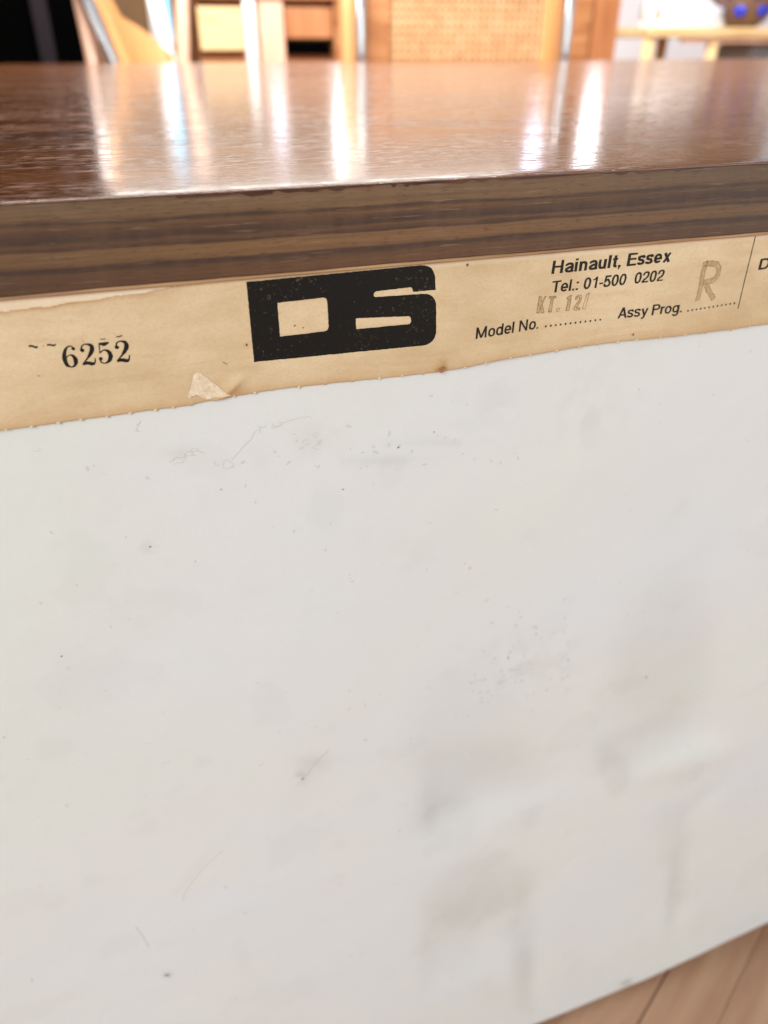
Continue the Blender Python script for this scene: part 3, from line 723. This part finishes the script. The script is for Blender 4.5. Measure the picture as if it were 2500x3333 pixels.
# rubber-stamped number 6252 (fat and thin strokes) with the marks above it
def fat(pts, ws, n=6):
    sm = smoothpath([Vector((a_, b_, w_)) for (a_, b_), w_ in zip(pts, ws)], n)
    return [(v.x, v.y) for v in sm], [max(v.z * 1.22, .03) for v in sm]
def didone(ch):
    o_ = []
    if ch == '2':
        o_.append(fat([(.12, .74), (.16, .90), (.34, .975), (.56, .90), (.60, .72), (.48, .50), (.26, .26), (.09, .10)], [.05, .05, .045, .12, .17, .13, .05, .05]))
        o_.append(fat([(.07, .78), (.16, .72), (.20, .77)], [.10, .15, .08])); o_.append(fat([(.07, .07), (.30, .11), (.48, .06), (.62, .06)], [.08, .13, .13, .10])); o_.append(fat([(.61, .06), (.655, .16), (.675, .30)], [.07, .05, .03])); W_ = .80
    if ch == '5':
        o_.append(fat([(.15, .95), (.38, .90), (.60, .96)], [.07, .13, .06])); o_.append(fat([(.15, .95), (.14, .72), (.13, .50)], [.04, .035, .04]))
        o_.append(fat([(.13, .52), (.32, .63), (.52, .56), (.60, .34), (.50, .12), (.30, .025), (.14, .08), (.10, .20)], [.04, .05, .12, .17, .12, .045, .05, .05])); o_.append(fat([(.06, .22), (.14, .25), (.20, .20)], [.08, .13, .06])); W_ = .80
    if ch == '6':
        o_.append(fat([(.58, .84), (.52, .95), (.38, .975), (.22, .86), (.12, .62), (.10, .38), (.17, .13), (.34, .025)], [.04, .04, .05, .09, .15, .17, .12, .045]))
        o_.append(fat([(.34, .025), (.50, .08), (.585, .28), (.52, .50), (.36, .58), (.20, .50)], [.045, .09, .16, .12, .045, .04])); o_.append(fat([(.52, .80), (.56, .85), (.61, .80)], [.08, .13, .08])); W_ = .80
    return o_, W_
P0, P1, PT = P(209, 1197), P(424, 1176), P(196, 1126)
tot = .80 * 4 - .12; ex = (P1 - P0) / tot; ez = PT - P0; u = 0; vs, fs = [], []; c_ = 0
for i, ch in enumerate('6252'):
    sts, adv = didone(ch); dv = (0, .03, .03, .02)[i]
    for pts, ws in sts:
        c_ += 1; stroke_mesh(vs, fs, pts, ws, lambda q_: P0 + ex * (q_.x + u + random.uniform(-.008, .008)) + ez * (q_.y + dv + random.uniform(-.008, .008)), .00005 + .000003 * c_)
    u += adv
subp(rawobj('stamped_number', vs, fs, INKNUM), label)
Z3 = lambda x, y: (x * .5425, 700 + y * .5425)
for pts, w in (([(173, 783), (195, 782), (212, 790), (226, 789)], .00045), ([(282, 777), (300, 774), (318, 780), (335, 774)], .0004), ([(600, 740), (615, 743), (632, 738)], .00020), ([(697, 728), (715, 726), (733, 720)], .00024), ([(258, 783), (266, 785)], .0001), ([(495, 752), (505, 752)], .0001)):
    line('stamp_trace', [Z3(*p) for p in pts], w, INKNUM, jit=.4)
# the stamped model number: hollow, half-inked letters
def Z8(x, y): return (1500 + x * .3014, 800 + y * .3014)
def outline(name, loops, w, fillmat=None):
    vs, fs = [], []
    if fillmat:
        for k, lp in enumerate(loops):
            b0 = len(vs)
            q3 = [P(*Z8(*p)) for p in lp]
            for p in q3: vs.append((p.x, ly(p.x, p.y) - .00003, p.y))
            for tr in tessellate_polygon([[Vector((p.x, p.y, 0)) for p in q3]]): fs.append(tuple(b0 + i for i in tr))
        subp(rawobj(name, vs, fs, fillmat), label); vs, fs = [], []
    for lp in loops:
        pts = pxpath([Z8(*p) for p in lp + [lp[0]]], .5, 6)
        ribbon(vs, fs, pts, [w * (.5 + 1.0 * n1d(p.x + p.y, 900, 3)) for p in pts], .00006, ly)
    subp(rawobj(name, vs, fs, STAMP), label)
outline('stamped_letter', [[(812, 722), (840, 540), (866, 540), (856, 612), (902, 540), (918, 538), (872, 622), (890, 716), (862, 720), (850, 650), (842, 720)]], .00016, STAMPW)
outline('stamped_letter', [[(938, 712), (968, 560), (945, 562), (948, 545), (1022, 540), (1018, 556), (992, 558), (972, 708)]], .00016, STAMPW)
outline('stamped_dot', [[(1024, 700), (1030, 672), (1058, 668), (1056, 694), (1040, 704)]], .00018)
outline('stamped_digit', [[(1126, 696), (1156, 566), (1136, 574), (1140, 556), (1190, 524), (1160, 694)]], .00016, STAMPW)
outline('stamped_digit', [[(1204, 690), (1210, 668), (1268, 580), (1272, 548), (1256, 548), (1244, 578), (1228, 580), (1236, 545), (1262, 528), (1296, 530), (1300, 560), (1290, 590), (1236, 668), (1276, 664), (1272, 688)]], .00016, STAMPW)
outline('stamped_digit', [[(1304, 674), (1352, 520), (1380, 500), (1334, 682)]], .00016)
# the large faint stamped R
def band(path, w):
    vs, fs = [], []; pts = pxpath(path, .8, 8); ribbon(vs, fs, pts, w, .00003, ly)
    subp(rawobj('stamped_letter_fill', vs, fs, STAMPW), label)
    pts = [Vector(p) for p in pts]; vs, fs = [], []
    for s_ in (-1, 1):
        e_ = []
        for i, p in enumerate(pts):
            t_ = (pts[min(i + 1, len(pts) - 1)] - pts[max(i - 1, 0)]).normalized(); e_.append(p + Vector((-t_.y, t_.x)) * w / 2 * s_)
        ribbon(vs, fs, e_, [.00006 + .00018 * n1d(p.x * 3 + p.y, 500, 9 + s_) for p in e_], .00005, ly)
    subp(rawobj('stamped_letter_edge', vs, fs, STAMP), label)
Z5 = lambda x, y: (1450 + x * .633, 700 + y * .633)
band([Z5(*p) for p in ((1334, 236), (1322, 290), (1312, 345), (1300, 400), (1290, 440))], .0014)
band([Z5(*p) for p in ((1330, 252), (1360, 246), (1390, 250), (1402, 275), (1394, 312), (1368, 336), (1322, 345))], .0014)
band([Z5(*p) for p in ((1332, 348), (1345, 380), (1362, 410), (1374, 432))], .0014)
# small foxing marks
for pts, w in ((([Z3(1335, 880), Z3(1350, 884), Z3(1362, 892)]), .00028), (([Z3(225, 960), Z3(240, 961)]), .0002), (([Z3(1475, 770), Z3(1482, 776)]), .0004), (([(1519, 858), (1520, 864)]), .0006), (([(800, 1122), (803, 1123)]), .0003), (([(2054, 1085), (2058, 1087)]), .0007), ([(956, 1060), (961, 1056)], .00035), ([(984, 1065), (987, 1065)], .0003)):
    line('foxing_mark', pts, w, FLECK, .00009, .5)

# the black logo
Z4 = lambda x, y: P(750 + x * .4822, 750 + y * .4822)
def rnd_corner(p0, p1, p2, r, n=6):
    p0, p1, p2 = Vector(p0), Vector(p1), Vector(p2); a_ = p1 + (p0 - p1).normalized() * r; b_ = p1 + (p2 - p1).normalized() * r
    return [tuple(((1 - t_) ** 2) * a_ + 2 * t_ * (1 - t_) * p1 + t_ * t_ * b_) for t_ in [i / n for i in range(n + 1)]]
def rpoly(pr):
    out = []
    for i, (x, y, r) in enumerate(pr):
        a_ = pr[i - 1]; b_ = pr[(i + 1) % len(pr)]
        if r: out += rnd_corner(a_[:2], (x, y), b_[:2], r)
        else: out.append((x, y))
    return out
outer = rpoly([(106, 345, 0), (1372, 224, 95), (1382, 398, 0), (1230, 412, 0), (1220, 380, 14), (964, 410, 22), (964, 448, 18), (1385, 418, 95), (1386, 765, 100), (158, 885, 0)])
h1 = rpoly([(315, 486, 0), (650, 447, 36), (662, 674, 34), (332, 713, 0)])
h2 = rpoly([(843, 590, 0), (1216, 575, 26), (1216, 628, 22), (846, 663, 0)])
def dens(lp, st=14):
    out = []
    for i, p in enumerate(lp):
        q_ = lp[(i + 1) % len(lp)]; d_ = math.dist(p, q_); k = max(1, int(d_ / st))
        for j in range(k): out.append((p[0] + (q_[0] - p[0]) * j / k + random.uniform(-1.3, 1.3), p[1] + (q_[1] - p[1]) * j / k + random.uniform(-1.3, 1.3)))
    return out
loops = [[Z4(*p) for p in dens(l_)] for l_ in (outer, h1, h2)]
flat = [p for l_ in loops for p in l_]
tris = tessellate_polygon([[Vector((p.x, p.y, 0)) for p in l_] for l_ in loops])
logo = rawobj('printed_logo', [(p.x, LY0 - .00007, p.y) for p in flat], [tuple(t_) for t_ in tris], INKLOGO); subp(logo, label)

# rest of the cabinet: ends, plinth and shelf, out of sight from behind
for x0, x1 in ((X0 + .004, X0 + .022), (X1 - .022, X1 - .004)):
    tocab(obj('side_panel', BX(x0, x1, .008, DEP - .02, FZ + .004, -TH, bev=.001), TEAK))
tocab(obj('plinth', BX(X0 + .03, X1 - .03, .008, DEP - .05, FZ + .0005, FZ + .05, bev=.001), TEAK))
tocab(obj('front_panel', BX(X0 + .03, X1 - .03, DEP - .045, DEP - .025, FZ + .055, -TH - .001, bev=.001), TEAK))

#ROOM
# ------------------------------------------------------------------ the room beyond
def WX(px, y, py=165): return hity(px, py, y).x          # x at depth y that the photo shows at px
def ZH(py, px, y): return hity(px, py, y).z
BW = 4.6
tag(obj('back_wall', BX(-2.5, 4.5, BW, BW + .12, FZ, 2.1), WARMW), 'warm cream wall behind the chairs and windows', 'wall')
tag(obj('left_wall', BX(-2.5, -2.38, -.8, BW - .005, FZ, 2.1), WARMW), 'plain wall on the far left behind the black bookcase', 'wall')
tag(obj('ceiling', BX(-2.38, 4.5, -.6, BW - .005, 2.1, 2.2), WHITEW), kind='structure')
# white wall stub behind the bench on the right
xa, xb = WX(1985, 3.4), WX(2500, 3.4) + 1.2
tag(obj('white_partition', BX(xa, xb, 3.4, 3.5, FZ, .30), WHITEW), 'low bright white partition behind the pale bench', 'partition')
# windows: tall narrow lights in the back wall
def window(px0, px1, y, z0, z1, mat, label_):
    x0, x1 = WX(px0, y, 330), WX(px1, y, 330)
    w_ = empty('window', ((x0 + x1) / 2, y, z0), label_, 'window', 'tall bright windows and an added glow pane along the far wall'); c_ = Vector(w_.location)
    def pt(nm, bm, m):
        o = obj(nm, bm, m, w_); o.matrix_parent_inverse = Matrix.Translation(-c_); return o
    pt('pane', BX(x0, x1, y - .012, y - .008, z0, z1), mat)
    fr = bmesh.new()
    for (a_, b_, e_, f_) in ((x0 - .04, x0, z0 - .04, z1 + .04), (x1, x1 + .04, z0 - .04, z1 + .04), (x0, x1, z0 - .04, z0), (x0, x1, z1, z1 + .04)):
        box(fr, a_, b_, y - .03, y - .002, e_, f_)
    pt('frame', fr, WHITEP)
for px0, px1, z0, z1, m_, lb in ((546, 592, .03, .47, PANE_C, 'narrow cyan-tinted window, leftmost in the far wall'),
        (606, 650, .03, .50, PANE_W, 'narrow cool window left of centre reflected in the teak top'),
        (886, 922, .24, .42, PANE_B, 'narrowest window near the middle of the far wall'),
        (1085, 1150, .24, .56, PANE_W, 'widest bright window directly behind the cane chair edge'),
        (1715, 1770, .26, .75, PANE_B, 'cool window right of the cane chair'),
        (1892, 1948, .24, .75, PANE_W, 'bright window above the orange cupboard and white partition')):
    window(px0, px1, BW, z0, z1, m_, lb)

window(330, 1690, BW, .82, 1.55, PANE_H, 'added high glowing pane for reflections, above the row of narrow windows')  # unseen addition, glows only for reflections in the polished top

# black bookcase, far left
y = 1.75; xa, xb = WX(-900, y), WX(272, y)
bk = empty('bookcase', ((xa + xb) / 2, y, FZ), 'tall black bookcase on the far left beyond the teak top', 'bookcase'); c_ = Vector(bk.location)
def part(root, nm, bm, m, smooth=False, kind=None):
    o = obj(nm, bm, m, root, smooth, kind); o.matrix_parent_inverse = Matrix.Translation(-Vector(root.location)); return o
part(bk, 'carcass', BX(xa, xb, y, y + .35, FZ, .9, bev=.004), BLACK)
part(bk, 'grey_post', BX(WX(128, y), WX(182, y), y - .02, y - .001, FZ, .9, bev=.004), GREYP)

# two cane chairs with chrome legs
def cane_chair(pxl, pxr, y, label_):
    xl, xr = WX(pxl, y), WX(pxr, y); r = empty('cane_chair', ((xl + xr) / 2, y, FZ), label_, 'chair', 'cane and chrome chairs beyond the cabinet')
    z0, z1 = -.06, .165
    return r, xl, xr, z0, z1
r, xl, xr, z0, z1 = cane_chair(1190, 1800, 1.62, 'cane-backed chair with honey wood frame and chrome legs, centre right')
y = 1.62
xi0, xi1 = WX(1265, y), WX(1762, y)
part(r, 'back_post', BX(xl, xi0, y - .012, y + .018, z0, z1, bev=.004), HONEY)
part(r, 'back_post', BX(xi1, xr, y - .012, y + .018, z0, z1, bev=.004), BEECH)
part(r, 'top_rail', BX(xi0, xi1, y - .012, y + .018, z1 - .03, z1, bev=.004), HONEY)
part(r, 'bottom_rail', BX(xi0, xi1, y - .012, y + .018, z0, z0 + .05, bev=.004), HONEY)
wb = bmesh.new(); pit = .0152
def flatbar(bm, a_, b_, w, t_, yy):
    a_ = Vector(a_); b_ = Vector(b_); d_ = (b_ - a_).normalized(); n_ = Vector((-d_.y, d_.x)) * w / 2
    q_ = [a_ - n_, a_ + n_, b_ + n_, b_ - n_]
    lo = [bm.verts.new((p.x, yy - t_ / 2, p.y)) for p in q_]; hi = [bm.verts.new((p.x, yy + t_ / 2, p.y)) for p in q_]
    bm.faces.new(lo); bm.faces.new(hi[::-1])
    for i in range(4): bm.faces.new((lo[i], lo[(i + 1) % 4], hi[(i + 1) % 4], hi[i]))
zlo, zhi = z0 + .05, z1 - .03
nxb = int((xi1 - xi0) / pit); nzb = int((zhi - zlo) / pit)
for i in range(nxb + 1):
    for s_ in (-.0013, .0013): flatbar(wb, (xi0 + i * pit + s_, zlo), (xi0 + i * pit + s_, zhi), .0025, .0003, y)
for j in range(nzb + 1):
    for s_ in (-.0013, .0013): flatbar(wb, (xi0, zlo + j * pit + s_), (xi1, zlo + j * pit + s_), .0023, .0003, y + .0006)
for sgn in (1, -1):
    k = -nzb
    while k < nxb + nzb:
        xa_ = xi0 + (k + .5) * pit; za, zb_ = zlo, zhi
        xb_ = xa_ + sgn * (zhi - zlo)
        # clip to the frame
        p, q_ = Vector((xa_, za)), Vector((xb_, zb_)); d_ = q_ - p; t0, t1 = 0, 1
        ta, tb = (xi0 - p.x) / d_.x, (xi1 - p.x) / d_.x
        if ta > tb: ta, tb = tb, ta
        t0, t1 = max(t0, ta), min(t1, tb)
        if t1 > t0 + .01: flatbar(wb, p + d_ * t0, p + d_ * t1, .0024, .0003, y - .0005 * sgn - .0003)
        k += 1
part(r, 'cane_webbing', wb, CANE, kind='stuff')
part(r, 'inner_panel', BX(xi0 + .001, xi1 - .001, y + .010, y + .014, z0 + .051, z1 - .031), HONEY)
part(r, 'seat', BX(xl + .01, xr - .01, y + .02, y + .46, -.07, -.03, bev=.012), HONEY)
for (pa, pb, s_) in ((1133, 1133, -1), (1172, 1172, -1), (1835, 1835, 1)):
    x = WX(pa, y - .05); rr = .013 if pa != 1133 else .016
    bm = bmesh.new(); tube(bm, smoothpath([(x, y - .05, FZ + .001), (x, y - .05, -.1), (x, y - .05, .11), (x + .01, y - .03, .17)], 5), rr, 16)
    part(r, 'chair_leg', bm, CHROME if pa != 1133 else BEECH, True)
# second chair, leaning tubes and bent orange wood, on the left
y = 1.55
r = empty('bentwood_chair', (WX(400, y), y, FZ), 'bent orange wood chair with slanting chrome tubes, left of centre', 'chair', 'cane and chrome chairs beyond the cabinet')
def slant(nm, pts, rad, m, yy, n=16, zt_=.20):
    q_ = [hity(a_, b_, yy) for a_, b_ in pts]
    d_ = (q_[-1] - q_[0]); low = q_[-1] + d_ * ((FZ + .002 - q_[-1].z) / d_.z) if abs(d_.z) > 1e-4 else q_[-1]
    top = q_[0] - d_ * ((zt_ - q_[0].z) / -d_.z)
    bm = bmesh.new(); tube(bm, [top, *q_, low], rad, n); return part(r, nm, bm, m, True)
slant('chair_leg', [(285, 10), (360, 190)], .013, CHROME, y)
slant('chair_leg', [(320, 10), (392, 185)], .012, BEECH, y + .03)
slant('chair_leg', [(262, 10), (300, 190)], .012, PINKW, y + .02)
slant('chair_leg', [(502, -10), (540, 150)], .014, WHITEP, y + .25, zt_=.10)
slant('back_post', [(592, 10), (596, 190)], .016, PINKW, y + .35)
# curved plywood side: wide orange sheet with a bowed upper edge
prof = [(345, -60), (365, 0), (395, 55), (440, 80), (485, 110), (520, 145), (560, 175), (575, 240), (420, 260), (400, 200), (380, 120), (350, 40), (330, -60)]
q_ = [hity(a_, b_, y + .08) for a_, b_ in prof]
bm = bmesh.new(); fr_ = [bm.verts.new(p) for p in q_]; bk_ = [bm.verts.new(p + Vector((0, .03, 0))) for p in q_]
bm.faces.new(fr_); bm.faces.new(bk_[::-1])
for i in range(len(q_)): bm.faces.new((fr_[i], fr_[(i + 1) % len(q_)], bk_[(i + 1) % len(q_)], bk_[i]))
part(r, 'bent_side', bm, BEECH)
part(r, 'seat', BX(WX(330, y + .1), WX(610, y + .1), y + .12, y + .5, -.08, -.035, bev=.01), BEECH)

# low wooden sideboard in the middle distance
y = 2.7; xa, xb = WX(655, y), WX(1190, y)
r = empty('sideboard', ((xa + xb) / 2, y, FZ), 'honey wood sideboard with drawers and an open dark slot, in the middle background', 'sideboard')
zt = ZH(-14, 850, y)
def pbox(nm, p0, p1, ya, yb, t0, t1, m, bev=.004):
    za, zb_ = ZH(t1, (p0 + p1) / 2, y), ZH(t0, (p0 + p1) / 2, y)
    part(r, nm, BX(WX(p0, y), WX(p1, y), ya, yb, za, zb_, bev=bev), m)
part(r, 'carcass', BX(xa, xb, y + .03, y + .45, FZ, zt, bev=.003), HONEY)
pbox('drawer_front', 655, 800, y, y + .028, 22, 165, PALEW)
pbox('drawer_front', 935, 1085, y, y + .028, 25, 126, ORANGE)
pbox('open_slot', 938, 1082, y + .01, y + .029, 134, 178, BLACK, .001)
pbox('stile', 848, 928, y - .01, y + .028, -14, 220, PINKW)
pbox('stile', 1088, 1120, y - .01, y + .028, -14, 220, HONEY)
pbox('top_board', 655, 1190, y - .02, y + .029, -22, -2, ORANGE)
y = 2.1
rd = bmesh.new(); x = WX(820, y); tube(rd, [(x, y, FZ + .001), (x, y, ZH(30, 820, y)), (x, y, ZH(0, 820, y))], [.016, .016, .014], 16)
tag(obj('stool_leg_rod', rd, WHITEP, None, True), 'white upright rod standing before the honey sideboard', 'post')

# orange wardrobe right of the cane chair
y = 2.2; xa, xb = WX(1815, y), WX(1995, y)
r = empty('cupboard', ((xa + xb) / 2, y, FZ), 'low orange wood cupboard right of the cane chair', 'cupboard')
part(r, 'carcass', BX(xa, xb, y, y + .5, FZ, .16, bev=.004), ORANGE)
part(r, 'door', BX(xa + .004, WX(1905, y), y - .018, y - .001, FZ + .04, .145, bev=.004), HONEY)
part(r, 'door', BX(WX(1913, y), xb - .004, y - .018, y - .001, FZ + .04, .145, bev=.004), ORANGE)

# pale bench with shoes and a vase
y = 2.3; xa, xb = WX(2105, y), WX(2720, y)
r = empty('bench', ((xa + xb) / 2, y, FZ), 'pale wood bench on the right with white shoes and a vase on it', 'bench')
zt = ZH(88, 2250, y); zu = ZH(122, 2250, y)
part(r, 'seat', BX(xa, xb, y, y + .34, zu, zt, bev=.005), PALEW)
part(r, 'apron', BX(WX(2225, y), xb - .01, y + .012, y + .03, ZH(140, 2300, y), zu, bev=.002), PINKW)
for p in (2125, 2335, 2690):
    for yy in (y + .03, y + .31):
        bm = bmesh.new(); x = WX(p, y); tube(bm, [(x, yy, FZ + .001), (x, yy, zu)], [.014, .02], 14); part(r, 'leg', bm, PALEW, True)
def shoe(x, yy, rz, label_):
    s_ = empty('shoe', (x, yy, zt), label_, 'shoe', 'white shoes on the bench', rz)
    n_ = 18; L_ = .27; bm = bmesh.new(); rings = []
    for i in range(n_ + 1):
        t_ = i / n_; w_ = .045 * math.sin(PI * min(1, .12 + t_ * .95)) ** .5 * (1 - .18 * t_); hh = .035 + .075 * (1 - t_) ** 1.3 * (1 if t_ > .06 else .6)
        rings.append([bm.verts.new((-L_ / 2 + L_ * t_, w_ * math.cos(a_), .022 + max(0, math.sin(a_)) * hh + min(0, math.sin(a_)) * .004)) for a_ in [2 * PI * k / 14 for k in range(14)]])
    for i in range(n_):
        for k in range(14): bm.faces.new((rings[i][k], rings[i][(k + 1) % 14], rings[i + 1][(k + 1) % 14], rings[i + 1][k]))
    bm.faces.new(rings[0][::-1]); bm.faces.new(rings[-1]); obj('upper', bm, CLOTH, s_, True)
    bm = bmesh.new(); out = []
    for k in range(24):
        a_ = 2 * PI * k / 24; out.append((L_ / 2 * 1.04 * math.cos(a_), .043 * (1 - .15 * math.cos(a_)) * math.sin(a_)))
    lo = [bm.verts.new((a_, b_, 0.0005)) for a_, b_ in out]; hi = [bm.verts.new((a_, b_, .022)) for a_, b_ in out]
    bm.faces.new(lo[::-1]); bm.faces.new(hi)
    for k in range(24): bm.faces.new((lo[k], lo[(k + 1) % 24], hi[(k + 1) % 24], hi[k]))
    obj('sole', bm, WHITEP, s_)
shoe(WX(2260, y + .06, 80) , y + .08, .05, 'white canvas shoe at the front of the pale bench')
shoe(WX(2220, y + .2, 80), y + .22, -.25, 'white canvas shoe behind the other one on the bench')
x = WX(2430, y + .12, 60); vz = empty('vase', (x, y + .14, zt), 'round brown vase with bright blue dots at the bench end', 'vase')
bm = bmesh.new(); lathe(bm, [(.045, .0005), (.075, .02), (.105, .07), (.11, .11), (.09, .15), (.06, .175), (.055, .185), (.06, .19)], 32); obj('body', bm, VASE, vz, True)
for k in range(8):
    for row, (rr, zz_) in enumerate(((.110, .052), (.1125, .105))):
        if row == 0: rr = .097
        a_ = 2 * PI * (k + .5 * row) / 8 - 1.62
        bm = bmesh.new(); bmesh.ops.create_uvsphere(bm, u_segments=10, v_segments=6, radius=.021)
        for v in bm.verts: v.co = Vector((v.co.x, v.co.y * .3, v.co.z))
        o = obj('dot', bm, BLUE, vz, True) if (k == 0 and row == 0) else None
        if o: dot0 = o
        else:
            bm.free(); o = dot0.copy(); link(o, vz)
        o.location = (rr * math.cos(a_), rr * math.sin(a_), zz_); o.rotation_euler = (0, 0, a_ + PI / 2)
# grey basket with white cloth under the bench end
y2 = y + .18; x0, x1 = WX(2385, y2), WX(2620, y2)
bm = BX(x0, x1, y2 - .1, y2 + .1, FZ, ZH(138, 2450, y2), bev=.02)
tag(obj('storage_box', bm, GREYC), 'grey fabric storage box under the right end of the bench', 'box')

# unseen house plants added by the far wall to tint reflections in the polished top
def plant(px, y_, zc, label_, sp=.11):
    x = WX(px, y_, 330); r_ = empty('added_potted_plant', (x, y_, FZ), label_, 'plant', 'plants added by the far wall to tint reflections')
    bm = bmesh.new(); lathe(bm, [(.08, 0.001), (.11, .2), (.12, .24), (.1, .24), (.09, .2)], 20); obj('added_pot', bm, GREYC, r_, True)
    bm = bmesh.new(); tube(bm, [(0, 0, .2), (.01, 0, .4), (0, .01, zc - FZ)], [.01, .008, .004], 8); obj('added_stem', bm, HONEY, r_)
    bm = bmesh.new()
    for k in range(110):
        a_ = random.uniform(0, 2 * PI); rr = sp * random.random() ** .5; c_ = Vector((rr * math.cos(a_), rr * math.sin(a_), zc - FZ + random.uniform(-.13, .13)))
        d_ = Vector((math.cos(a_), math.sin(a_), random.uniform(-.5, .6))).normalized(); n_ = d_.cross(Vector((0, 0, 1))).normalized(); L_ = random.uniform(.05, .08)
        q_ = [c_, c_ + d_ * L_ * .5 + n_ * .014, c_ + d_ * L_, c_ + d_ * L_ * .5 - n_ * .014]
        bm.faces.new([bm.verts.new(p) for p in q_])
    obj('added_leaves', bm, LEAF, r_, kind='stuff')
plant(375, 3.9, .30, 'bushy green potted plant added at the left by the far wall for its reflection')
plant(1510, 4.2, .42, 'green potted plant added behind the cane-backed chair for its reflection')
plant(2330, 4.1, .45, 'green potted plant added at the right behind the bench for its reflection')
